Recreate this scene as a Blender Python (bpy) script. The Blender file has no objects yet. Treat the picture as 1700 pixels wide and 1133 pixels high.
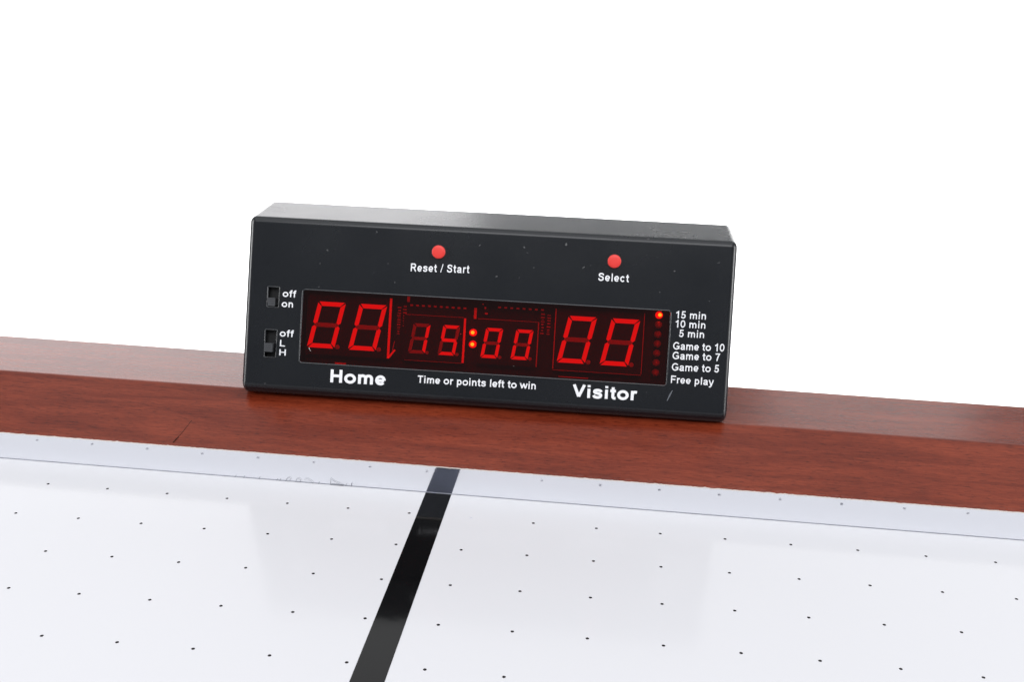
import bpy, bmesh, math, random
from mathutils import Vector, Matrix
from mathutils import noise as mnoise
random.seed(7)
MM = 0.001
scene = bpy.context.scene
COL = scene.collection

# ------------------------------------------------------------------ camera
cam_data = bpy.data.cameras.new("camera")
cam = bpy.data.objects.new("camera", cam_data)
COL.objects.link(cam)
RIGHT = Vector((0.99317359, 0.11241457, 0.03113177))
DOWN = Vector((0.06684513, -0.32978318, -0.9416872))
FWD = Vector((-0.09559263, 0.93733986, -0.33504631))
CAM = Vector((80.29489562, -399.17845991, 219.50976506)) * MM
m = Matrix((RIGHT, -DOWN, -FWD)).transposed().to_4x4()
m.translation = CAM
cam.matrix_world = m
cam_data.sensor_width = 36.0
cam_data.lens = 1870.8368 / 1700 * 36
cam_data.clip_start = 0.01
cam_data.clip_end = 100
cam_data.dof.use_dof = True
cam_data.dof.focus_distance = 0.475
cam_data.dof.aperture_fstop = 50
scene.camera = cam

# ------------------------------------------------------------------ light
world = bpy.data.worlds.new("World")
scene.world = world
world.use_nodes = True
bg = world.node_tree.nodes["Background"]
bg.inputs[0].default_value = (0.90, 0.95, 1.0, 1)
bg.inputs[1].default_value = 0.20

def area(name, loc, target, sx, sy, radiance, color=(1, 1, 1)):
    l = bpy.data.lights.new(name, 'AREA')
    l.shape = 'RECTANGLE'; l.size = sx; l.size_y = sy
    l.energy = radiance * math.pi * sx * sy
    l.color = color
    o = bpy.data.objects.new(name, l); COL.objects.link(o)
    o.location = loc
    o.rotation_euler = (Vector(target) - Vector(loc)).to_track_quat('-Z', 'Y').to_euler()
    return o

area("overhead_softbox", (0.0, -0.15, 1.25), (0, -0.20, 0), 1.8, 1.15, 1.25, (0.97, 0.98, 1.0))
area("overhead_back_fill", (0.0, 0.78, 1.25), (0, 0.70, 0), 2.2, 0.6, 0.50)  # added unseen panel, gives the rail's sloping face a dim reflection
area("front_softbox", (0.15, -1.0, 1.15), (0, 0.05, 0.05), 1.3, 0.6, 4.8, (0.97, 0.98, 1.0))
area("back_left_softbox", (-0.92, 1.5, 0.55), (-0.92, 0.5, 0.45), 1.45, 0.46, 2.25, (1.0, 0.985, 1.0))
area("back_upper_softbox", (-0.2, 1.55, 1.12), (-0.2, 0.0, 0.0), 3.2, 0.62, 0.9)
area("back_right_softbox", (0.52, 1.5, 0.59), (0.50, 0.5, 0.50), 0.36, 0.24, 1.2)
area("side_strip_left", (-1.1, -0.25, 0.35), (0, 0.05, 0.06), 0.36, 0.6, 13.0)
area("side_strip_right", (1.2, -0.1, 0.35), (0, 0.05, 0.06), 0.36, 0.6, 13.0)
area("backdrop_fill", (0, 0.62, 0.75), (0, 1.5, 0.35), 3.6, 0.4, 18.0)  # unseen lamp added to burn the backdrop out to white

vs = scene.view_settings
vs.view_transform = 'Standard'; vs.look = 'None'
vs.exposure = 0; vs.gamma = 1; vs.use_curve_mapping = False
scene.cycles.use_denoising = True
scene.cycles.max_bounces = 12
scene.cycles.transparent_max_bounces = 12

# ------------------------------------------------------------------ helpers
def new_mat(name):
    mt = bpy.data.materials.new(name); mt.use_nodes = True
    nt = mt.node_tree
    return mt, nt, nt.nodes["Principled BSDF"]

def plain(name, col, rough=0.5, spec=0.5, metal=0.0, emit=None, es=0):
    mt, nt, b = new_mat(name)
    b.inputs['Base Color'].default_value = (*col, 1)
    b.inputs['Roughness'].default_value = rough
    b.inputs['Specular IOR Level'].default_value = spec
    b.inputs['Metallic'].default_value = metal
    if emit:
        b.inputs['Emission Color'].default_value = (*emit, 1)
        b.inputs['Emission Strength'].default_value = es
    return mt

def node(nt, typ, **kw):
    n = nt.nodes.new(typ)
    for k, v in kw.items():
        setattr(n, k, v)
    return n

def obj(name, bm, mat, parent=None, frame=None, smooth=None):
    me = bpy.data.meshes.new(name)
    if isinstance(bm, bmesh.types.BMesh):
        bm.normal_update(); bm.to_mesh(me); bm.free()
    else:
        me = bm
    mats = mat if isinstance(mat, (list, tuple)) else [mat]
    if len(me.materials): me.materials.clear()
    for q in mats: me.materials.append(q)
    if smooth is not None:
        for f in me.polygons: f.use_smooth = True
        me.set_sharp_from_angle(angle=math.radians(smooth))
    o = bpy.data.objects.new(name, me); COL.objects.link(o)
    if parent: o.parent = parent
    if frame is not None: o.matrix_local = frame
    return o

def tag(o, label=None, cat=None, group=None, kind=None):
    if label: o['label'] = label
    if cat: o['category'] = cat
    if group: o['group'] = group
    if kind: o['kind'] = kind
    return o

def add_box(bm, x0, x1, y0, y1, z0, z1, mi=0):
    vs_ = [bm.verts.new((x * MM, y * MM, z * MM)) for x in (x0, x1) for y in (y0, y1) for z in (z0, z1)]
    for a in ((0, 1, 3, 2), (4, 6, 7, 5), (0, 4, 5, 1), (2, 3, 7, 6), (0, 2, 6, 4), (1, 5, 7, 3)):
        f = bm.faces.new([vs_[i] for i in a]); f.material_index = mi
    return vs_

def add_prism(bm, pts, w0, w1, taper=0.0):
    """closed outline (u,v) in mm, from depth w0 to w1 along local z, the top pulled in by taper"""
    n = len(pts)
    cx = sum(p[0] for p in pts) / n; cy = sum(p[1] for p in pts) / n
    a = [bm.verts.new((p[0] * MM, p[1] * MM, w0 * MM)) for p in pts]
    b = []
    for p in pts:
        dx, dy = p[0] - cx, p[1] - cy
        L = math.hypot(dx, dy) or 1
        s = (L - taper) / L
        b.append(bm.verts.new(((cx + dx * s) * MM, (cy + dy * s) * MM, w1 * MM)))
    bm.faces.new(list(reversed(a))); bm.faces.new(b)
    for i in range(n):
        j = (i + 1) % n
        bm.faces.new((a[i], a[j], b[j], b[i]))

def rrect(x0, x1, y0, y1, r, n=6):
    pts = []
    for cx, cy, a0 in ((x1 - r, y1 - r, 0), (x0 + r, y1 - r, 90), (x0 + r, y0 + r, 180), (x1 - r, y0 + r, 270)):
        for i in range(n + 1):
            a = math.radians(a0 + 90 * i / n)
            pts.append((cx + r * math.cos(a), cy + r * math.sin(a)))
    return pts

def add_tube(bm, pts, r, seg=6):
    rings = []
    for i, p in enumerate(pts):
        p = Vector(p)
        d = (Vector(pts[min(i + 1, len(pts) - 1)]) - Vector(pts[max(i - 1, 0)])).normalized()
        up = Vector((0, 0, 1)) if abs(d.z) < .9 else Vector((1, 0, 0))
        s = d.cross(up).normalized(); t = s.cross(d)
        rings.append([bm.verts.new((p + (s * math.cos(2 * math.pi * k / seg) + t * math.sin(2 * math.pi * k / seg)) * r) * MM) for k in range(seg)])
    for a, b in zip(rings, rings[1:]):
        for k in range(seg):
            bm.faces.new((a[k], a[(k + 1) % seg], b[(k + 1) % seg], b[k]))
    bm.faces.new(list(reversed(rings[0]))); bm.faces.new(rings[-1])

def lathe(bm, prof, seg=40, cu=0, cv=0):
    rings = []
    for r, w in prof:
        if r < 1e-6:
            rings.append([bm.verts.new((cu * MM, cv * MM, w * MM))])
        else:
            rings.append([bm.verts.new(((cu + r * math.cos(2 * math.pi * k / seg)) * MM, (cv + r * math.sin(2 * math.pi * k / seg)) * MM, w * MM)) for k in range(seg)])
    for a, b in zip(rings, rings[1:]):
        for k in range(seg):
            k2 = (k + 1) % seg
            if len(b) == 1: bm.faces.new((a[k], a[k2], b[0]))
            elif len(a) == 1: bm.faces.new((a[0], b[k2], b[k]))
            else: bm.faces.new((a[k], a[k2], b[k2], b[k]))

def specks(nt, scale, thresh, density, seed=0.0):
    """scattered small specks: 1 inside a speck. Voronoi cells, only some of them kept"""
    tc = node(nt, 'ShaderNodeTexCoord')
    mp = node(nt, 'ShaderNodeMapping'); mp.inputs['Location'].default_value = (seed, seed * .7, seed * .3)
    nt.links.new(tc.outputs['Object'], mp.inputs['Vector'])
    nz = node(nt, 'ShaderNodeTexNoise'); nz.inputs['Scale'].default_value = scale * 2.5
    nt.links.new(mp.outputs[0], nz.inputs['Vector'])
    mixv = node(nt, 'ShaderNodeMixRGB', blend_type='ADD'); mixv.inputs[0].default_value = 0.6 / scale
    nt.links.new(mp.outputs[0], mixv.inputs[1]); nt.links.new(nz.outputs['Color'], mixv.inputs[2])
    vo = node(nt, 'ShaderNodeTexVoronoi'); vo.inputs['Scale'].default_value = scale
    nt.links.new(mixv.outputs[0], vo.inputs['Vector'])
    lt = node(nt, 'ShaderNodeMath', operation='LESS_THAN'); lt.inputs[1].default_value = thresh
    nt.links.new(vo.outputs['Distance'], lt.inputs[0])
    sep = node(nt, 'ShaderNodeSeparateColor'); nt.links.new(vo.outputs['Color'], sep.inputs[0])
    gt = node(nt, 'ShaderNodeMath', operation='GREATER_THAN'); gt.inputs[1].default_value = 1 - density
    nt.links.new(sep.outputs[0], gt.inputs[0])
    mu = node(nt, 'ShaderNodeMath', operation='MULTIPLY')
    nt.links.new(lt.outputs[0], mu.inputs[0]); nt.links.new(gt.outputs[0], mu.inputs[1])
    # strength of each speck varies
    mu2 = node(nt, 'ShaderNodeMath', operation='MULTIPLY')
    nt.links.new(mu.outputs[0], mu2.inputs[0]); nt.links.new(sep.outputs[1], mu2.inputs[1])
    return mu2.outputs[0]

# ------------------------------------------------------------------ materials
# lacquered mahogany laminate
def wood_mat():
    mt, nt, b = new_mat("mahogany_laminate")
    tc = node(nt, 'ShaderNodeTexCoord')
    def stretched(sx, sy, sz, scale, detail, rough=.55, dist=0.0):
        mp = node(nt, 'ShaderNodeMapping'); mp.inputs['Scale'].default_value = (sx, sy, sz)
        nt.links.new(tc.outputs['Object'], mp.inputs['Vector'])
        nz = node(nt, 'ShaderNodeTexNoise'); nz.inputs['Scale'].default_value = scale
        nz.inputs['Detail'].default_value = detail; nz.inputs['Roughness'].default_value = rough
        nz.inputs['Distortion'].default_value = dist
        nt.links.new(mp.outputs[0], nz.inputs['Vector'])
        return nz.outputs['Fac']
    broad = stretched(1.0, 9, 9, 14, 4, .55, .6)
    fine = stretched(1.0, 11, 11, 120, 5, .65, .3)
    pores = stretched(1.0, 9, 9, 270, 3, .6)
    r1 = node(nt, 'ShaderNodeValToRGB')
    r1.color_ramp.elements[0].position = .30; r1.color_ramp.elements[0].color = (0.126, 0.0165, 0.0060, 1)
    r1.color_ramp.elements[1].position = .72; r1.color_ramp.elements[1].color = (0.218, 0.0365, 0.0145, 1)
    nt.links.new(broad, r1.inputs[0])
    r2 = node(nt, 'ShaderNodeValToRGB')
    r2.color_ramp.elements[0].position = .30; r2.color_ramp.elements[0].color = (.68, .63, .66, 1)
    r2.color_ramp.elements[1].position = .62; r2.color_ramp.elements[1].color = (1.08, 1.08, 1.08, 1)
    nt.links.new(fine, r2.inputs[0])
    m1 = node(nt, 'ShaderNodeMixRGB', blend_type='MULTIPLY'); m1.inputs[0].default_value = 1
    nt.links.new(r1.outputs[0], m1.inputs[1]); nt.links.new(r2.outputs[0], m1.inputs[2])
    r3 = node(nt, 'ShaderNodeValToRGB')
    r3.color_ramp.elements[0].position = .33; r3.color_ramp.elements[0].color = (.33, .30, .36, 1)
    r3.color_ramp.elements[1].position = .43; r3.color_ramp.elements[1].color = (1, 1, 1, 1)
    nt.links.new(pores, r3.inputs[0])
    m2 = node(nt, 'ShaderNodeMixRGB', blend_type='MULTIPLY'); m2.inputs[0].default_value = .8
    nt.links.new(m1.outputs[0], m2.inputs[1]); nt.links.new(r3.outputs[0], m2.inputs[2])
    sp = specks(nt, 95, .045, .10, 3.1)
    m3 = node(nt, 'ShaderNodeMixRGB'); m3.inputs[2].default_value = (.62, .55, .5, 1)
    nt.links.new(sp, m3.inputs[0]); nt.links.new(m2.outputs[0], m3.inputs[1])
    nt.links.new(m3.outputs[0], b.inputs['Base Color'])
    b.inputs['Roughness'].default_value = .22
    b.inputs['Specular IOR Level'].default_value = .42
    bp = node(nt, 'ShaderNodeBump'); bp.inputs['Strength'].default_value = .05; bp.inputs['Distance'].default_value = .0002
    nt.links.new(fine, bp.inputs['Height']); nt.links.new(bp.outputs[0], b.inputs['Normal'])
    return mt
WOOD = wood_mat()
CHIP = plain("raw_board_edge", (.74, .68, .62), .8, .2)
GOUGE = plain("dark_gouge", (.035, .012, .008), .7, .2)

def field_mat(name, col, rough=.13):
    mt, nt, b = new_mat(name)
    tc = node(nt, 'ShaderNodeTexCoord')
    nz = node(nt, 'ShaderNodeTexNoise'); nz.inputs['Scale'].default_value = 38; nz.inputs['Detail'].default_value = 3
    nt.links.new(tc.outputs['Object'], nz.inputs['Vector'])
    bp = node(nt, 'ShaderNodeBump'); bp.inputs['Strength'].default_value = .25; bp.inputs['Distance'].default_value = .00035
    nt.links.new(nz.outputs['Fac'], bp.inputs['Height']); nt.links.new(bp.outputs[0], b.inputs['Normal'])
    sp = specks(nt, 60, .035, .14, 1.7)
    mx = node(nt, 'ShaderNodeMixRGB'); mx.inputs[1].default_value = (*col, 1)
    mx.inputs[2].default_value = (.55, .5, .5, 1) if col[0] > .3 else (.4, .4, .42, 1)
    mu = node(nt, 'ShaderNodeMath', operation='MULTIPLY'); mu.inputs[1].default_value = .5
    nt.links.new(sp, mu.inputs[0]); nt.links.new(mu.outputs[0], mx.inputs[0])
    nt.links.new(mx.outputs[0], b.inputs['Base Color'])
    b.inputs['Roughness'].default_value = rough
    b.inputs['Specular IOR Level'].default_value = .27
    return mt
FIELD = field_mat("white_playfield_laminate", (.638, .636, .662))
STRIPE = field_mat("black_stripe_print", (.002, .002, .0025), .085)
HOLE_DARK = plain("hole_inside", (.06, .055, .055), .8, .1)
PLUG = plain("filled_hole", (.60, .60, .66), .4)

def liner_mat():
    mt = bpy.data.materials.new("polished_rail_liner"); mt.use_nodes = True
    nt = mt.node_tree; nt.nodes.clear()
    out = node(nt, 'ShaderNodeOutputMaterial')
    gl = node(nt, 'ShaderNodeBsdfGlossy'); gl.inputs['Color'].default_value = (.92, .925, .93, 1); gl.inputs['Roughness'].default_value = .06
    df = node(nt, 'ShaderNodeBsdfDiffuse'); df.inputs['Color'].default_value = (.60, .66, .92, 1)
    tc = node(nt, 'ShaderNodeTexCoord')
    mp = node(nt, 'ShaderNodeMapping'); mp.inputs['Scale'].default_value = (1, 1, 24)
    nt.links.new(tc.outputs['Object'], mp.inputs['Vector'])
    nz = node(nt, 'ShaderNodeTexNoise'); nz.inputs['Scale'].default_value = 60
    nt.links.new(mp.outputs[0], nz.inputs['Vector'])
    bp = node(nt, 'ShaderNodeBump'); bp.inputs['Strength'].default_value = .05; bp.inputs['Distance'].default_value = .0002
    nt.links.new(nz.outputs['Fac'], bp.inputs['Height']); nt.links.new(bp.outputs[0], gl.inputs['Normal'])
    mx = node(nt, 'ShaderNodeMixShader'); mx.inputs[0].default_value = .11
    nt.links.new(gl.outputs[0], mx.inputs[1]); nt.links.new(df.outputs[0], mx.inputs[2])
    nt.links.new(mx.outputs[0], out.inputs[0])
    return mt
LINER = liner_mat()

def case_mat():
    mt, nt, b = new_mat("black_moulded_plastic")
    sp = specks(nt, 170, .09, .11, 5.3)
    sp2 = specks(nt, 330, .11, .10, 8.9)
    mxm = node(nt, 'ShaderNodeMath', operation='MAXIMUM'); nt.links.new(sp, mxm.inputs[0]); nt.links.new(sp2, mxm.inputs[1])
    mu = node(nt, 'ShaderNodeMath', operation='MULTIPLY'); mu.inputs[1].default_value = .24
    nt.links.new(mxm.outputs[0], mu.inputs[0])
    mx = node(nt, 'ShaderNodeMixRGB'); mx.inputs[1].default_value = (.0085, .0098, .0125, 1); mx.inputs[2].default_value = (.45, .45, .45, 1)
    nt.links.new(mu.outputs[0], mx.inputs[0]); nt.links.new(mx.outputs[0], b.inputs['Base Color'])
    tc = node(nt, 'ShaderNodeTexCoord')
    nz = node(nt, 'ShaderNodeTexNoise'); nz.inputs['Scale'].default_value = 900
    nt.links.new(tc.outputs['Object'], nz.inputs['Vector'])
    nz2 = node(nt, 'ShaderNodeTexNoise'); nz2.inputs['Scale'].default_value = 30; nz2.inputs['Detail'].default_value = 6
    nt.links.new(tc.outputs['Object'], nz2.inputs['Vector'])
    rr = node(nt, 'ShaderNodeMapRange'); rr.inputs['To Min'].default_value = .20; rr.inputs['To Max'].default_value = .33
    nt.links.new(nz2.outputs['Fac'], rr.inputs['Value']); nt.links.new(rr.outputs[0], b.inputs['Roughness'])
    bp = node(nt, 'ShaderNodeBump'); bp.inputs['Strength'].default_value = .08; bp.inputs['Distance'].default_value = .0001
    nt.links.new(nz.outputs['Fac'], bp.inputs['Height']); nt.links.new(bp.outputs[0], b.inputs['Normal'])
    b.inputs['Specular IOR Level'].default_value = .45
    return mt
CASE = case_mat()
KNOB = plain("grey_black_knob", (.060, .062, .068), .40)
EDGE = plain("glossy_black_edge", (.02, .022, .026), .16, .7)
SLOT = plain("slot_inside", (.006, .006, .007), .5)
RED_BTN = plain("coral_red_button", (.74, .044, .036), .42, .4)
INK = plain("white_ink", (.86, .87, .90), .55, .3)
PCB = plain("circuit_board", (.012, .006, .006), .6, .3)
MODULE = plain("display_module_face", (.010, .008, .009), .45, .3)
MODSIDE = plain("display_module_side", (.55, .5, .5), .5)
DIM = plain("unlit_segment", (.42, .26, .26), .6, .2)
COPPER = plain("solder", (.5, .42, .40), .4, .5)
LIT = plain("lit_segment", (.3, .1, .1), .6, .2, emit=(1.0, .006, .010), es=.66)
LED_ON = plain("lit_led_dome", (.3, .02, .02), .3, .5, emit=(1.0, .02, .01), es=1.1)
LED_CORE = plain("lit_led_core", (.3, .02, .02), .3, .5, emit=(1.0, .9, .05), es=14)
LED_OFF = plain("unlit_led_dome", (.34, .10, .10), .3, .5)

def lens_mat():
    mt = bpy.data.materials.new("red_filter_acrylic"); mt.use_nodes = True
    nt = mt.node_tree; nt.nodes.clear()
    out = node(nt, 'ShaderNodeOutputMaterial')
    tr = node(nt, 'ShaderNodeBsdfTransparent'); tr.inputs['Color'].default_value = (.95, .20, .18, 1)
    gl = node(nt, 'ShaderNodeBsdfGlossy'); gl.inputs['Roughness'].default_value = .06
    fr = node(nt, 'ShaderNodeFresnel'); fr.inputs['IOR'].default_value = 1.5
    mx = node(nt, 'ShaderNodeMixShader')
    nt.links.new(fr.outputs[0], mx.inputs[0]); nt.links.new(tr.outputs[0], mx.inputs[1]); nt.links.new(gl.outputs[0], mx.inputs[2])
    df = node(nt, 'ShaderNodeBsdfDiffuse'); df.inputs['Color'].default_value = (.75, .7, .66, 1)
    sp = specks(nt, 120, .05, .09, 2.2)
    mx2 = node(nt, 'ShaderNodeMixShader')
    nt.links.new(sp, mx2.inputs[0]); nt.links.new(mx.outputs[0], mx2.inputs[1]); nt.links.new(df.outputs[0], mx2.inputs[2])
    nt.links.new(mx2.outputs[0], out.inputs[0])
    return mt
LENS = lens_mat()
BACK = plain("white_studio_paper", (.93, .93, .93), .9, .1)

# ------------------------------------------------------------------ setting: white sweep behind the table
bm = bmesh.new()
prof = []
for y, z in ((-1.6, -.75), (0.9, -.75)): prof.append((y, z))
for i in range(1, 13):
    a = math.radians(90 * i / 12); prof.append((0.9 + .6 * math.sin(a), -.15 - .6 * math.cos(a)))
prof.append((1.5, .30))
rows = [[bm.verts.new((x, y, z)) for y, z in prof] for x in (-4, 4)]
for i in range(len(prof) - 1):
    bm.faces.new((rows[0][i], rows[1][i], rows[1][i + 1], rows[0][i + 1]))
tag(obj("backdrop", bm, BACK, smooth=40), "plain white studio backdrop behind the table", "backdrop", kind="structure")

# ------------------------------------------------------------------ air hockey table
D = 19.4            # liner plane (mm)
HW = 11.94          # liner height
YC, ZC = 56.07, 25.65
YB = YC + 46.6
table = bpy.data.objects.new("air_hockey_table", None); COL.objects.link(table)
tag(table, "white air hockey table with a black centre stripe and a red brown wooden rail", "air hockey table")

# playfield with real holes (square grid, one inch)
P = 25.4
def drilled(x, y):
    """the drilling wanders by up to a millimetre off the exact grid"""
    u = max(-2.0, min(2.8, x / 100)); w = max(-1.15, y / 100)
    t = (1, u, w, u * u, u * w, w * w, u ** 3, u * u * w, u * w * w)
    ax = (.155, -.747, .122, -.228, .272, .136, .276, -.114, .67)
    ay = (.157, .361, .175, -.102, -.167, .61, -.077, .488, .328)
    return x + sum(p * q for p, q in zip(t, ax)), y + sum(p * q for p, q in zip(t, ay))
def hole_grid():
    bm = bmesh.new()
    R, SEG, DEP = .62, 16, 3.0
    ytop = D - .42
    cache = {}
    def V(x, y, z=0.0):
        k = (round(x, 4), round(y, 4), round(z, 4))
        if k not in cache: cache[k] = bm.verts.new((x * MM, y * MM, z * MM))
        return cache[k]
    for r in range(0, 14):
        for c in range(-15, 17):
            cx, cy = c * P, -r * P
            x0, x1, y0 = cx - P / 2, cx + P / 2, cy - P / 2
            y1 = cy + P / 2 if r else ytop
            corners = [(x1, y1), (x0, y1), (x0, y0), (x1, y0)]
            hx, hy = drilled(cx, cy)
            ring = [V(hx + R * math.cos(math.radians(45 + 360 * k / SEG)), hy + R * math.sin(math.radians(45 + 360 * k / SEG))) for k in range(SEG)]
            q = SEG // 4
            for s in range(4):
                a, b2 = corners[s], corners[(s + 1) % 4]
                arc = [ring[(s * q + k) % SEG] for k in range(q + 1)]
                bm.faces.new([V(*a), V(*b2)] + list(reversed(arc)))
            plugged = (r == 0 and c == 1)
            dep = .12 if plugged else DEP
            low = [V(hx + R * math.cos(math.radians(45 + 360 * k / SEG)), hy + R * math.sin(math.radians(45 + 360 * k / SEG)), -dep) for k in range(SEG)]
            for k in range(SEG):
                f = bm.faces.new((ring[k], low[k], low[(k + 1) % SEG], ring[(k + 1) % SEG])); f.material_index = 2 if plugged else 1
            f = bm.faces.new(low); f.material_index = 2 if plugged else 1
    bmesh.ops.recalc_face_normals(bm, faces=bm.faces)
    # skirt so the sheet has thickness
    xa, xb = -15.5 * P, 16.5 * P; yb = -13.5 * P
    for (x0, y0, x1, y1) in ((xa, yb, xb, yb), (xb, yb, xb, ytop), (xb, ytop, xa, ytop), (xa, ytop, xa, yb)):
        vs_ = [bm.verts.new(Vector(p) * MM) for p in ((x0, y0, 0), (x1, y0, 0), (x1, y1, -18), (x0, y1, -18))]
        bm.faces.new(vs_)
    return bm
pf = obj("playfield", hole_grid(), [FIELD, HOLE_DARK, PLUG], table)
# black centre stripe, a thin printed film
bm = bmesh.new()
add_box(bm, 3.42, 14.3, -13.5 * P, D - .45, .015, .06)
obj("centre_stripe", bm, STRIPE, pf)

# polished liner along the foot of the rail
XA, XB = -15.5 * P, 16.5 * P
bm = bmesh.new()
add_box(bm, XA, XB, D, D + 1.4, -6, HW)
lin = obj("rail_liner", bm, LINER, table)

# wooden rail: extruded profile with a softened crease, slightly ragged at its lower cut edge
def rail_profile():
    a = math.atan2(ZC - HW, YC - D)
    pts = [(D - .02, HW + .05), (D - .25, HW + .05)]
    pts.append((D - .22, HW + .47))
    pts.append((D + 1.2 * math.cos(a), HW + .62 + 1.2 * math.sin(a)))
    def fillet(p0, p1, p2, r, n):
        p0, p1, p2 = map(Vector, (p0, p1, p2))
        d0 = (p0 - p1).normalized(); d2 = (p2 - p1).normalized()
        ang = math.acos(max(-1, min(1, d0.dot(d2))))
        t = r / math.tan(ang / 2)
        c = p1 + (d0 + d2).normalized() * (r / math.sin(ang / 2))
        s = p1 + d0 * t - c; e = p1 + d2 * t - c
        out = []
        for i in range(n + 1):
            k = i / n
            v = (s * (1 - k) + e * k).normalized() * r
            out.append(tuple(c + v))
        return out
    pts += fillet((D, HW + .6), (YC, ZC), (YB, ZC), 5.0, 8)
    pts += fillet((YC, ZC), (YB, ZC), (YB, -70), 3.2, 12)
    pts += [(YB, -70), (D + 1.5, -70), (D + 1.5, HW - 1), (D + 1.5, HW + .05)]
    return pts
bm = bmesh.new()
prof = rail_profile()
xs = []
x = XA
while x < XB:
    xs.append(x)
    x += .8 if -260 < x < 330 else 8
xs.append(XB)
rings = []
for x in xs:
    j = (mnoise.noise(Vector((x * .35, 0, 0))) * .16 + mnoise.noise(Vector((x * 1.3, 4, 0))) * .10)
    if 110 < x < 200: j *= 1.9
    ring = []
    for i, (y, z) in enumerate(prof):
        dz = j if i in (1, 2) else 0
        if i == 2: dz = j + max(0, mnoise.noise(Vector((x * .9, 9, 2)))) * .25
        ring.append(bm.verts.new((x * MM, y * MM, (z + dz) * MM)))
    rings.append(ring)
n = len(prof)
for a, b in zip(rings, rings[1:]):
    for k in range(n):
        f = bm.faces.new((a[k], a[(k + 1) % n], b[(k + 1) % n], b[k]))
        if k in (0, 1): f.material_index = 1
bm.faces.new(list(reversed(rings[0]))); bm.faces.new(rings[-1])
bmesh.ops.recalc_face_normals(bm, faces=bm.faces)
# the dark gouge on the sloping face
def on_slope(x, s, lift):
    a = math.atan2(ZC - HW - .6, YC - D)
    return Vector((x, D + s * math.cos(a) - lift * math.sin(a), HW + .6 + s * math.sin(a) + lift * math.cos(a)))
rail = obj("wooden_rail", bm, [WOOD, CHIP], table)
bm = bmesh.new()
pts = [(-103.1, 15.8, .02), (-103.7, 12.5, .05), (-104.5, 8.2, .08), (-105.6, 4.6, .12), (-106.5, 1.6, .05)]
add_tube(bm, [on_slope(x, s, l * .5) for x, s, l in pts], .12, 5)
add_tube(bm, [on_slope(-105.2, 5.2, .1), on_slope(-105.9, 3.2, .2), on_slope(-106.2, 1.6, .1)], .22, 5)
obj("scratch", bm, GOUGE, rail)

# ------------------------------------------------------------------ scoreboard
board = bpy.data.objects.new("electronic_scoreboard", None); COL.objects.link(board)
board.location = Vector((21.2, 49.0, ZC + .02)) * MM
board.rotation_euler = (0, 0, 0.0185)
tag(board, "black electronic score counter with red digits and two red buttons standing on the wooden rail", "scoreboard")
W, H, DEPTH = 213.2, 79.4, 32.6
B = math.radians(72)
FV = Vector((0, math.cos(B), math.sin(B))); FN = Vector((0, -math.sin(B), math.cos(B)))
FACE = Matrix(((1, 0, 0, 0), (0, FV.y, FN.y, 0), (0, FV.z, FN.z, 0), (0, 0, 0, 1))) @ Matrix.Translation((.7 * MM, 2.2 * MM, 0)) @ Matrix.Diagonal((.992, .992, 1, 1))   # (u, v, w) on the front face
def face(w=0.0, u=0.0, v=0.0):
    return FACE @ Matrix.Translation(Vector((u, v, w)) * MM)

def case_mesh():
    ft = FV * H
    sharp = [(0, 0), (ft.y, ft.z), (ft.y + DEPTH, ft.z), (51, 0)]
    radii = [4.8, 3.0, 1.6, 1.6]
    def inset(d):
        n = len(sharp); out = []
        for i in range(n):
            p0, p1, p2 = (Vector(sharp[(i - 1) % n]), Vector(sharp[i]), Vector(sharp[(i + 1) % n]))
            e1 = (p1 - p0).normalized(); e2 = (p2 - p1).normalized()
            n1 = Vector((e1.y, -e1.x)); n2 = Vector((e2.y, -e2.x))   # inward for clockwise order
            den = 1 + n1.dot(n2)
            out.append(p1 + (n1 + n2) * (d / den))
        return out
    def rounded(d, NS=9):
        c = inset(d); n = len(c); pts = []
        for i in range(n):
            p0, p1, p2 = c[(i - 1) % n], c[i], c[(i + 1) % n]
            r = max(radii[i] - d * .8, .35)
            d0 = (p0 - p1).normalized(); d2 = (p2 - p1).normalized()
            ang = math.acos(max(-1, min(1, d0.dot(d2))))
            t = r / math.tan(ang / 2)
            cc = p1 + (d0 + d2).normalized() * (r / math.sin(ang / 2))
            s = p1 + d0 * t - cc; e = p1 + d2 * t - cc
            for k in range(NS + 1):
                v = (s * (1 - k / NS) + e * (k / NS)).normalized() * r
                pts.append(cc + v)
        return pts
    bm = bmesh.new()
    R = 2.9; N = 28
    stations = []
    for k in range(N + 1):
        a = math.radians(90 * k / N)
        stations.append((-W / 2 + R * (1 - math.sin(a)), R * (1 - math.cos(a))))
    # k=0 is the inner end of the rounding
    left = [(x, d) for x, d in ((-W / 2 + R * (1 - math.sin(math.radians(90 * k / N))), R * (1 - math.cos(math.radians(90 * k / N)))) for k in range(N + 1))]
    seq = [(x, d) for x, d in reversed(left)] + [(-x, d) for x, d in left]
    rings = []
    for x, d in seq:
        rings.append([bm.verts.new((x * MM, p.x * MM, p.y * MM)) for p in rounded(d)])
    n = len(rings[0])
    for a, b in zip(rings, rings[1:]):
        for k in range(n):
            bm.faces.new((a[k], a[(k + 1) % n], b[(k + 1) % n], b[k]))
    bm.faces.new(list(reversed(rings[0]))); bm.faces.new(rings[-1])
    bmesh.ops.recalc_face_normals(bm, faces=bm.faces)
    return bm

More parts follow.
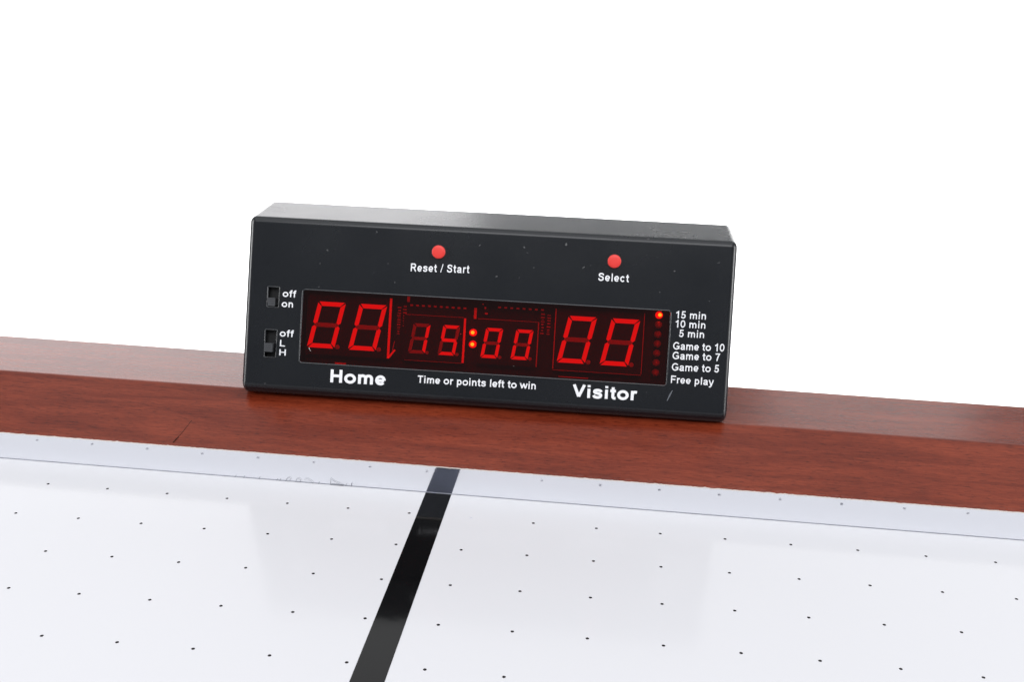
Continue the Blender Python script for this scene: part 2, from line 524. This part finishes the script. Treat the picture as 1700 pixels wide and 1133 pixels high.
WIN = (-82.25, 80.05, 14.3, 46.95)
SW1 = (-98.0, -92.75, 38.15, 47.3)
SW2 = (-98.2, -92.9, 15.85, 28.2)
case = obj("case", case_mesh(), CASE, board)
cut = bmesh.new()
def cutter(outline, depth):
    add_prism(cut, outline, -depth, 2)
cutter(rrect(*WIN, 1.3), 11)
cutter(rrect(*SW1, .25, 2), 5)
cutter(rrect(*SW2, .25, 2), 5)
bmesh.ops.recalc_face_normals(cut, faces=cut.faces)
co = obj("cutter", cut, CASE, board, FACE)
md = case.modifiers.new("cut", 'BOOLEAN'); md.operation = 'DIFFERENCE'; md.object = co; md.solver = 'EXACT'
dg = bpy.context.evaluated_depsgraph_get()
me = bpy.data.meshes.new_from_object(case.evaluated_get(dg))
case.modifiers.clear(); case.data = me; me.name = "case"
bpy.data.objects.remove(co)

# raised bright rim round the window, and switch slot linings
def ring_strip(bm, outer, inner, w_out, w_in):
    n = len(outer)
    a = [bm.verts.new((p[0] * MM, p[1] * MM, w_out * MM)) for p in outer]
    b = [bm.verts.new((p[0] * MM, p[1] * MM, w_in * MM)) for p in inner]
    for i in range(n):
        bm.faces.new((a[i], a[(i + 1) % n], b[(i + 1) % n], b[i]))
    return a, b
def rim(x0, x1, y0, y1, r, width, lift):
    bm = bmesh.new()
    N = 6
    loops = []
    for k in range(N + 1):
        a = math.pi * k / N
        off = width / 2 * (1 - math.cos(a)) - width * .5
        w = lift * math.sin(a) - (.02 if k in (0,) else 0) - (.5 if k == N else 0)
        loops.append([bm.verts.new((p[0] * MM, p[1] * MM, w * MM)) for p in rrect(x0 + off, x1 - off, y0 + off, y1 - off, max(r - off, .2))])
    n = len(loops[0])
    for A_, B_ in zip(loops, loops[1:]):
        for i in range(n):
            bm.faces.new((A_[i], A_[(i + 1) % n], B_[(i + 1) % n], B_[i]))
    return bm
obj("window_rim", rim(*WIN, 1.3, .60, .26), EDGE, board, FACE, smooth=60)

# red filter window
bm = bmesh.new()
add_prism(bm, rrect(WIN[0] + .32, WIN[1] - .32, WIN[2] + .32, WIN[3] - .32, 1.0), -1.5, -.45)
lens = obj("display_window", bm, LENS, board, FACE)

# circuit board and what sits on it
bm = bmesh.new(); add_box(bm, WIN[0] + .1, WIN[1] - .1, WIN[2] + .1, WIN[3] - .1, -10.9, -10.0)
pcb = obj("circuit_board", bm, PCB, board, FACE)

def block(u0, u1, v0, v1, side=True):
    """display module: dark face with paler side walls"""
    bm = bmesh.new()
    add_box(bm, u0, u1, v0, v1, -9.95, -5.25)
    for f in bm.faces: f.material_index = 1 if abs(f.normal.z) < .5 else 0
    bm.normal_update()
    for f in bm.faces: f.material_index = 1 if abs(f.normal.z) < .5 else 0
    return obj("display_module", bm, [MODULE, MODSIDE], board, FACE)
BIGL = block(-81.3, -43.9, 18.2, 45.3)
SML = block(-37.2, -10.2, 18.6, 38.4)
SMR = block(-4.2, 22.8, 18.6, 38.4)
BIGR = block(30.4, 68.8, 18.0, 45.1)

def seg_polys(t, g, w, h):
    """hexagon outlines of the seven segments in a w x h box centred on 0 (unslanted)"""
    x = w / 2; y = h / 2
    def hseg(cy, kind):
        a, b = -x + g, x - g
        if kind == 0: return [(a + t * .18, cy - t * .42 + t * .42), (a + t * .55, cy + t / 2), (b - t * .55, cy + t / 2), (b - t * .18, cy), (b - t * .55, cy - t / 2), (a + t * .55, cy - t / 2)]
        if kind == 1: return [(a + .1 * t, y), (b - .1 * t, y), (b - t * .95, y - t), (a + t * .95, y - t)]
        return [(a + .1 * t, -y), (b - .1 * t, -y), (b - t * .95, -y + t), (a + t * .95, -y + t)]
    def vseg(sx, top):
        y0, y1 = (g * .9, y - g) if top else (-y + g, -g * .9)
        o = x; i = x - t
        if top: p = [(o, y1 - .1 * t), (o, y0 + t * .40), (o - t / 2, y0), (i, y0 + t * .40), (i, y1 - t * .95)]
        else: p = [(o, y0 + .1 * t), (o, y1 - t * .40), (o - t / 2, y1), (i, y1 - t * .40), (i, y0 + t * .95)]
        return [(sx * a, b) for a, b in p]
    return {'a': hseg(0, 1), 'd': hseg(0, 2), 'g': hseg(0, 0), 'f': vseg(-1, True), 'b': vseg(1, True), 'e': vseg(-1, False), 'c': vseg(1, False)}
LITMAP = {'0': 'abcdef', '1': 'bc', '5': 'acdfg'}
def digit(ch, cu, cv, w, h, slant, t, g, module):
    root = bpy.data.objects.new("digit", None); COL.objects.link(root); root.parent = board
    root.matrix_local = face(-5.25, cu, cv)
    for k, poly in seg_polys(t, g, w, h).items():
        bm = bmesh.new()
        pl = [(px + slant * py, py) for px, py in poly]
        area_ = sum(pl[i][0] * pl[(i + 1) % len(pl)][1] - pl[(i + 1) % len(pl)][0] * pl[i][1] for i in range(len(pl)))
        if area_ < 0: pl.reverse()
        add_prism(bm, pl, .005, .12, .05)
        on = k in LITMAP[ch]
        s = obj("lit_segment" if on else "unlit_segment", bm, LIT if on else DIM, root)
    bm = bmesh.new()
    lathe(bm, [(t * .52, .005), (t * .52, .10), (0, .12)], 18, w / 2 + t * .75 - slant * h / 2 , -h / 2 + t * .45)
    obj("decimal_point", bm, DIM, root)
for cu in (-72.1, -53.35): digit('0', cu, 31.6, 12.5, 20.8, .205, 1.95, .28, BIGL)
for cu in (40.05, 58.95): digit('0', cu, 31.75, 12.5, 20.8, .205, 1.95, .28, BIGR)
digit('1', -29.85, 28.1, 7.6, 13.4, .15, 1.45, .2, SML)
digit('5', -16.5, 28.1, 7.6, 13.4, .15, 1.45, .2, SML)
digit('0', 2.6, 28.0, 7.6, 13.4, .15, 1.45, .2, SMR)
digit('0', 16.05, 28.1, 7.6, 13.4, .15, 1.45, .2, SMR)

def led(cu, cv, on, name, r=1.55):
    bm = bmesh.new()
    prof = [(r * 1.08, -9.95), (r * 1.08, -8.6), (r, -8.6), (r, -6.6)] + [(r * math.cos(math.radians(a)), -6.6 + r * math.sin(math.radians(a))) for a in (20, 40, 60, 78)] + [(0, -6.6 + r)]
    lathe(bm, prof, 24, cu, cv)
    o = obj(name, bm, LED_ON if on else LED_OFF, board, FACE, smooth=40)
    if on:
        bm = bmesh.new()
        lathe(bm, [(.8, -5.25), (.75, -4.95), (.45, -4.78), (0, -4.7)], 16, cu + .2, cv + .1)
        obj("glowing_core", bm, LED_CORE, o, smooth=60)
    return o
for cu, cv in ((-6.35, 32.1), (-6.2, 26.85)): led(cu, cv, True, "colon_light", 1.5)
for i, cv in enumerate((44.75, 40.4, 36.15, 32.0, 27.85, 23.65, 19.25)):
    tag(led(75.45 + .02 * math.sin(i * 3), cv, i == 0, "indicator_light", 1.5), "lit indicator beside the 15 min line" if i == 0 else None)

# pale strips and parts seen dimly through the filter, light on them painted as emission
def strip(name, u0, v0, u1, v1, width, w=-5.1, mat=MODSIDE, depth=.5):
    bm = bmesh.new()
    d = Vector((u1 - u0, v1 - v0)).normalized(); s = Vector((-d.y, d.x)) * width / 2
    pl = [(u0 - s.x * -1, v0 - s.y * -1), (u0 - s.x, v0 - s.y), (u1 - s.x, v1 - s.y), (u1 + s.x, v1 + s.y)]
    a = sum(pl[i][0] * pl[(i + 1) % 4][1] - pl[(i + 1) % 4][0] * pl[i][1] for i in range(4))
    if a < 0: pl.reverse()
    add_prism(bm, pl, w - depth, w)
    return obj(name, bm, mat, board, FACE)
BRIGHT = plain("module_edge_painted_glow", (.9, .8, .8), .5, .3, emit=(1.0, .01, .01), es=.28)  # emission stands in for light caught on the pale module edges
MIDGLOW = plain("painted_dim_glow", (.5, .4, .4), .5, .3, emit=(1.0, .01, .01), es=.05)  # weaker painted glow, for fainter edges and the window glint
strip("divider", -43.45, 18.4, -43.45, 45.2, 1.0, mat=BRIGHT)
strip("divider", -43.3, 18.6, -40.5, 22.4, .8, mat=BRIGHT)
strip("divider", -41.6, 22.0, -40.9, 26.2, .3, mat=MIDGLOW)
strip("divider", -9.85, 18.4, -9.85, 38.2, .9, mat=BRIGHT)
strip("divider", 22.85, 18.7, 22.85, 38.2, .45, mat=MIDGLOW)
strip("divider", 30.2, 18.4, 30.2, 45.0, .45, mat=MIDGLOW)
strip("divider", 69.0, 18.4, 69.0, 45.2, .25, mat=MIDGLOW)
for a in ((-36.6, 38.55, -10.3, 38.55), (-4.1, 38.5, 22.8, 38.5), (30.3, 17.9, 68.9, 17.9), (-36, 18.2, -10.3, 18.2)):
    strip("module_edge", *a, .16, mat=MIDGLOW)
def dashes(items, w=-9.85, mat=COPPER, name="solder_pads"):
    bm = bmesh.new()
    for u, v, du, dv in items: add_box(bm, u - du / 2, u + du / 2, v - dv / 2, v + dv / 2, w - .1, w)
    return obj(name, bm, mat, board, FACE)
PADS = plain("solder_pad_painted_glow", (.6, .5, .5), .5, .3, emit=(1.0, .01, .01), es=.10)  # pads give no light themselves, their brightness is painted as emission
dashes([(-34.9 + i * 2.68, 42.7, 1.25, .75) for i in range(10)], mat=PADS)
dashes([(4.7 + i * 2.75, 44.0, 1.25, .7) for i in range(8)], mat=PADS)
FAINT = plain("board_printing", (.4, .3, .3), .6, .2, emit=(1.0, .01, .01), es=.045)  # printing lifted by a slight painted glow
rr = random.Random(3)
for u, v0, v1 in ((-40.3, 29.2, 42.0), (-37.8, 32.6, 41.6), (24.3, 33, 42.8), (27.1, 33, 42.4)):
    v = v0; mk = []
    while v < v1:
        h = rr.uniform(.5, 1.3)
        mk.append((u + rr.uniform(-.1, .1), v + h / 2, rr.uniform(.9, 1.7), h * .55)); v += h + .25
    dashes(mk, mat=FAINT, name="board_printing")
PART = plain("component_painted_glow", (.6, .5, .5), .4, .4, emit=(1.0, .01, .01), es=.12)  # painted glow in place of light falling on the component
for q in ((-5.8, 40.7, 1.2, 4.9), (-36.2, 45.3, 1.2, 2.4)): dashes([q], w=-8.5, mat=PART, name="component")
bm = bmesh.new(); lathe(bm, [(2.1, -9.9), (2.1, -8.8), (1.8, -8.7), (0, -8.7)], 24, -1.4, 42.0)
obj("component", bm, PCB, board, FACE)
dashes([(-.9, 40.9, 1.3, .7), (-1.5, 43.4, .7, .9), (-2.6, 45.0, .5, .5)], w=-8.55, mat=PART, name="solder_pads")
# a sliver of light along the foot of the window, imitated by faintly glowing strips
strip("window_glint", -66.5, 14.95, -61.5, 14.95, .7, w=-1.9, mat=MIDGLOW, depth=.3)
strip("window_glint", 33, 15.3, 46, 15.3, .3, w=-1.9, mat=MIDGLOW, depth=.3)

# push buttons
for u, v in ((-22.5, 66.7), (54.35, 66.85)):
    bm = bmesh.new()
    pr = [(2.9, -1.0), (2.9, 1.05), (2.84, 1.22), (2.64, 1.34), (1.6, 1.44), (0, 1.47)]
    lathe(bm, pr, 48, u, v)
    o = obj("push_button", bm, RED_BTN, board, FACE, smooth=50)
    bm = bmesh.new()
    lathe(bm, [(3.3, -.02), (3.3, .03), (2.92, .03), (2.92, -.02)], 48, u, v)
    obj("button_well", bm, SLOT, o)

# slide switches
def slide_switch(slot, kv0, kv1, ku0, ku1, lift):
    root = bpy.data.objects.new("slide_switch", None); COL.objects.link(root); root.parent = board
    root.matrix_local = FACE
    obj("slot_rim", rim(*slot, .25, .5, .24), EDGE, root, smooth=60)
    bm = bmesh.new()
    add_box(bm, slot[0] + .05, slot[1] - .05, slot[2] + .05, slot[3] - .05, -4.9, -3.2)
    obj("slot", bm, SLOT, root)
    bm = bmesh.new()
    add_prism(bm, rrect(ku0, ku1, kv0, kv1, .25, 3), -3.1, lift, .12)
    nr = 5
    for k in range(nr):
        v = kv0 + (kv1 - kv0) * (k + .5) / nr
        add_box(bm, ku0 + .45, ku1 - .45, v - .16, v + .16, lift - .02, lift + .22)
    obj("knob", bm, KNOB, root)
slide_switch(SW1, 38.6, 42.4, -97.75, -94.4, .25)
slide_switch(SW2, 18.2, 22.2, -98.05, -94.2, 1.6)

# ------------------------------------------------------------------ printed lettering
def arc(cx, cy, rx, ry, a0, a1, n=14):
    return [(cx + rx * math.cos(math.radians(a0 + (a1 - a0) * i / n)), cy + ry * math.sin(math.radians(a0 + (a1 - a0) * i / n))) for i in range(n + 1)]
def curve(p, n=5):
    """smooth curve through the points"""
    q = [p[0]] + list(p) + [p[-1]]; out = []
    for i in range(1, len(q) - 2):
        for k in range(n):
            t = k / n
            out.append(tuple(.5 * (2 * q[i][c] + (q[i + 1][c] - q[i - 1][c]) * t + (2 * q[i - 1][c] - 5 * q[i][c] + 4 * q[i + 1][c] - q[i + 2][c]) * t * t
                             + (3 * q[i][c] - q[i - 1][c] - 3 * q[i + 1][c] + q[i + 2][c]) * t ** 3) for c in (0, 1)))
    return out + [p[-1]]
# bold grotesque letters: advance width and the centre lines of their strokes (cap height 1)
GLYPH = {
    'H': (1.008, [[(.19, 0), (.19, 1)], [(.82, 0), (.82, 1)], [(.19, .52), (.82, .52)]]),
    'R': (1.008, [[(.19, 0), (.19, 1)], [(.19, .91), (.58, .91)] + arc(.60, .70, .20, .21, 80, -80) + [(.58, .49), (.19, .49)], [(.56, .49), (.88, 0)]]),
    'S': (.93, [curve([(.79, .70), (.72, .85), (.47, .915), (.24, .85), (.19, .72), (.26, .61), (.47, .54), (.70, .45), (.77, .29), (.69, .14), (.47, .085), (.22, .14), (.12, .32)])]),
    'G': (1.087, [arc(.55, .5, .42, .415, 38, 318, 24) + [(.93, .20), (.93, .44), (.58, .44)]]),
    'T': (.853, [[(.427, 0), (.427, 1)], [(.03, .91), (.82, .91)]]),
    'V': (.93, [[(.09, 1), (.465, .07)], [(.84, 1), (.465, .07)]]),
    'F': (.853, [[(.19, 0), (.19, 1)], [(.19, .91), (.81, .91)], [(.19, .49), (.73, .49)]]),
    'L': (.853, [[(.19, 0), (.19, 1)], [(.19, .09), (.82, .09)]]),
    'e': (.777, [[(.14, .34), (.655, .34)], arc(.385, .36, .27, .28, -2, 322, 22)]),
    's': (.777, [curve([(.65, .50), (.58, .60), (.385, .645), (.2, .60), (.165, .52), (.21, .445), (.385, .395), (.58, .33), (.625, .22), (.56, .12), (.385, .075), (.19, .12), (.11, .24)])]),
    't': (.465, [[(.22, .93), (.22, .22)] + arc(.35, .2, .13, .12, 180, 270, 6) + [(.43, .085)], [(.02, .645), (.43, .645)]]),
    'a': (.777, [curve([(.14, .50), (.22, .61), (.39, .645), (.56, .60), (.60, .48)]) + [(.60, .12), (.67, 0)], curve([(.60, .41), (.38, .365), (.2, .30), (.14, .19), (.2, .1), (.33, .07), (.5, .12), (.60, .24)])]),
    'r': (.543, [[(.19, 0), (.19, .725)], curve([(.19, .42), (.25, .58), (.37, .635), (.52, .615)])]),
    'l': (.388, [[(.195, 0), (.195, 1)]]),
    'c': (.777, [arc(.39, .36, .275, .28, 40, 320, 20)]),
    'o': (.853, [arc(.427, .36, .315, .28, 0, 360, 26)]),
    'f': (.465, [[(.24, 0), (.24, .78)] + arc(.36, .78, .12, .13, 180, 90, 6) + [(.47, .91)], [(.03, .645), (.45, .645)]]),
    'n': (.853, [[(.19, 0), (.19, .725)], curve([(.19, .42), (.26, .58), (.43, .64), (.59, .59), (.66, .45)]) + [(.66, 0)]]),
    'm': (1.24, [[(.19, 0), (.19, .725)], curve([(.19, .43), (.25, .58), (.40, .64), (.56, .59), (.62, .46)]) + [(.62, 0)], curve([(.62, .43), (.68, .58), (.83, .64), (.99, .59), (1.05, .46)]) + [(1.05, 0)]]),
    'i': (.388, [[(.195, 0), (.195, .725)], [(.195, .835), (.195, 1)]]),
    'p': (.853, [[(.19, -.28), (.19, .725)], arc(.44, .36, .245, .28, 0, 360, 24)]),
    'w': (1.087, [[(.06, .725), (.31, .05)], [(.545, .69), (.31, .05)], [(.545, .69), (.78, .05)], [(1.03, .725), (.78, .05)]]),
    'y': (.777, [[(.08, .725), (.39, .04)], [(.70, .725), (.42, .0), (.33, -.165), (.22, -.20), (.09, -.19)]]),
    '0': (.777, [arc(.387, .5, .275, .415, 0, 360, 26)]),
    '1': (.777, [[(.46, 0), (.46, 1)], [(.44, .89), (.34, .79), (.15, .70)]]),
    '5': (.777, [[(.67, .91), (.25, .91), (.19, .47)] + curve([(.22, .49), (.38, .57), (.56, .51), (.63, .33), (.55, .14), (.37, .08), (.2, .13), (.11, .26)])]),
    '7': (.777, [[(.09, .91), (.67, .91), (.45, .50), (.33, 0)]]),
    '/': (.388, [[(.03, -.02), (.36, 1.02)]]),
    ' ': (.388, []),
}
def ribbon(bm, pts, half, z, fx):
    closed = math.hypot(pts[0][0] - pts[-1][0], pts[0][1] - pts[-1][1]) < 1e-6
    if closed: pts = pts[:-1]
    n = len(pts); L = []; Rr = []
    for i in range(n):
        p = Vector(pts[i])
        a = (p - Vector(pts[i - 1])).normalized() if (i or closed) else None
        b = (Vector(pts[(i + 1) % n]) - p).normalized() if (i < n - 1 or closed) else None
        a = a or b; b = b or a
        na = Vector((-a.y, a.x)); nb = Vector((-b.y, b.x))
        mv = (na + nb).normalized(); k = min(1 / max(mv.dot(na), .35), 1.6)
        L.append(bm.verts.new((*fx(p + mv * half * k), z))); Rr.append(bm.verts.new((*fx(p - mv * half * k), z)))
    for i in range(n if closed else n - 1):
        j = (i + 1) % n
        bm.faces.new((L[i], Rr[i], Rr[j], L[j]))
def lettering(text, u, v, width, cap, weight=.19, spacing=.03, slope=0.0):
    text = text.strip()
    total = sum(GLYPH[c][0] for c in text) + spacing * (len(text) - 1)
    lo = .10; hi = total - .10                     # side bearings
    sx = width / (hi - lo)
    bm = bmesh.new(); pen = 0; k = 0
    for c in text:
        adv, strokes = GLYPH[c]
        for st in strokes:
            def fx(p, pen=pen):
                a = (p.x + pen - lo) * sx
                return ((u + a) * MM, (v + p.y * cap + a * slope) * MM)
            hw = (weight - .012) / 2 * (.7 if c == '/' else 1)
            ribbon(bm, st, hw, (.03 + .006 * (k % 4)) * MM, fx); k += 1
        pen += adv + spacing
    o = obj("lettering", bm, INK, board, FACE)
    o['label'] = "white lettering reading %s" % text
    return o
LET = [
    ("Reset / Start", -34.5, 57.6, 25.7, 3.55, .175, .08, .022),
    ("Select", 47.95, 58.1, 12.9, 3.5, .175, .08, .004),
    ("off", -91.0, 43.1, 5.5, 3.1, .18, .06, .008),
    ("on", -91.2, 38.55, 4.9, 3.1, .18, .06, .004),
    ("off", -91.35, 25.4, 5.7, 3.1, .18, .06, .008),
    ("L", -91.3, 21.0, 2.1, 2.95, .18, 0, 0),
    ("H", -91.4, 17.0, 3.0, 2.75, .18, 0, 0),
    ("Home", -67.6, 6.45, 24.2, 5.75, .225, .06, .009),
    ("Time or points left to win", -28.45, 8.7, 52.0, 3.3, .19, .03, .008),
    ("Visitor", 40.3, 6.8, 26.8, 5.6, .225, .06, .012),
    ("15 min", 82.2, 43.8, 12.9, 3.25, .165, .03, .012),
    ("10 min", 82.2, 39.85, 12.9, 3.25, .165, .03, .012),
    ("5 min", 84.2, 35.8, 10.6, 3.25, .165, .03, .012),
    ("Game to 10", 82.0, 30.2, 21.6, 3.35, .17, .03, .020),
    ("Game to 7", 82.0, 26.0, 19.9, 3.35, .17, .03, .020),
    ("Game to 5", 82.0, 21.05, 19.9, 3.35, .17, .03, .020),
    ("Free play", 81.8, 15.7, 18.1, 3.25, .17, .03, .000),
]
for a in LET: lettering(*a)

# scuffs on the case: a short pale scrape and a ring mark low on the right
SCUFF = plain("pale_scuff", (.13, .14, .16), .6, .3)
bm = bmesh.new()
pl = [(80.2, 9.0), (80.9, 8.6), (83.0, 12.6), (82.8, 13.0)]
add_prism(bm, [(82.6, 12.5), (81.5, 10.6), (80.5, 7.7), (80.9, 7.9), (82.0, 10.2), (82.9, 12.6)][::-1], .005, .03)
obj("scuff", bm, SCUFF, board, FACE)

# ------------------------------------------------------------------ tiny shavings caught at the seam
SHAVE = plain("dark_plastic_shaving", (.08, .08, .09), .6)
def shaving(pts, r=.07, label=None, grp="plastic shavings along the seam"):
    bm = bmesh.new()
    ox, oy = pts[0][0], D - .55
    add_tube(bm, [(x - ox, y, max(z, .06)) for x, y, z in pts], r * .75, 5)
    o = obj("plastic_shaving", bm, SHAVE)
    o.location = (ox * MM, oy * MM, 0)
    tag(o, label, "shaving", grp)
for pts, r, lab in (
    ([(-37.6, 0, 0), (-37.5, -.1, 1.5), (-37.5, 0, 2.9), (-35.5, .1, 1.7), (-33.6, 0, .8), (-31.8, -.1, .1), (-34.5, -.1, .15), (-37.3, 0, .1)], .085, "dark triangular plastic shaving standing against the white rail liner"),
    ([(-57, 0, 0), (-56.4, -.2, 1.2), (-55.2, 0, 1.9), (-54.6, .1, 1.2), (-55.4, .2, .4)], .08, "curled dark plastic shaving at the seam, leftmost of the curls"),
    ([(-52.6, 0, 0), (-52.3, 0, 1.2), (-51.2, -.1, 1.8), (-50.4, 0, 1.3), (-50.7, 0, .1)], .075, "arched dark plastic shaving at the seam, in the middle of the curls"),
    ([(-48.8, 0, 1.6), (-47.2, .1, 1.9), (-45.9, 0, 1.0), (-44.9, -.1, .1)], .07, "drooping dark plastic shaving at the seam just left of the triangular one"),
    ([(-28.5, 0, 0), (-28.3, 0, 1.6)], .12, "upright dark plastic crumb between the triangular shaving and the black stripe"),
):
    shaving(pts, r, lab)
for x in (-79.1, -75.3, -68.6, -59.5, -31.0, -42.6, -60.8):
    shaving([(x, 0, 0), (x + .2, 0, .5 + random.random() * .3)], .12, "tiny dark plastic crumb lying on the seam of the white playfield", "plastic crumbs along the seam")
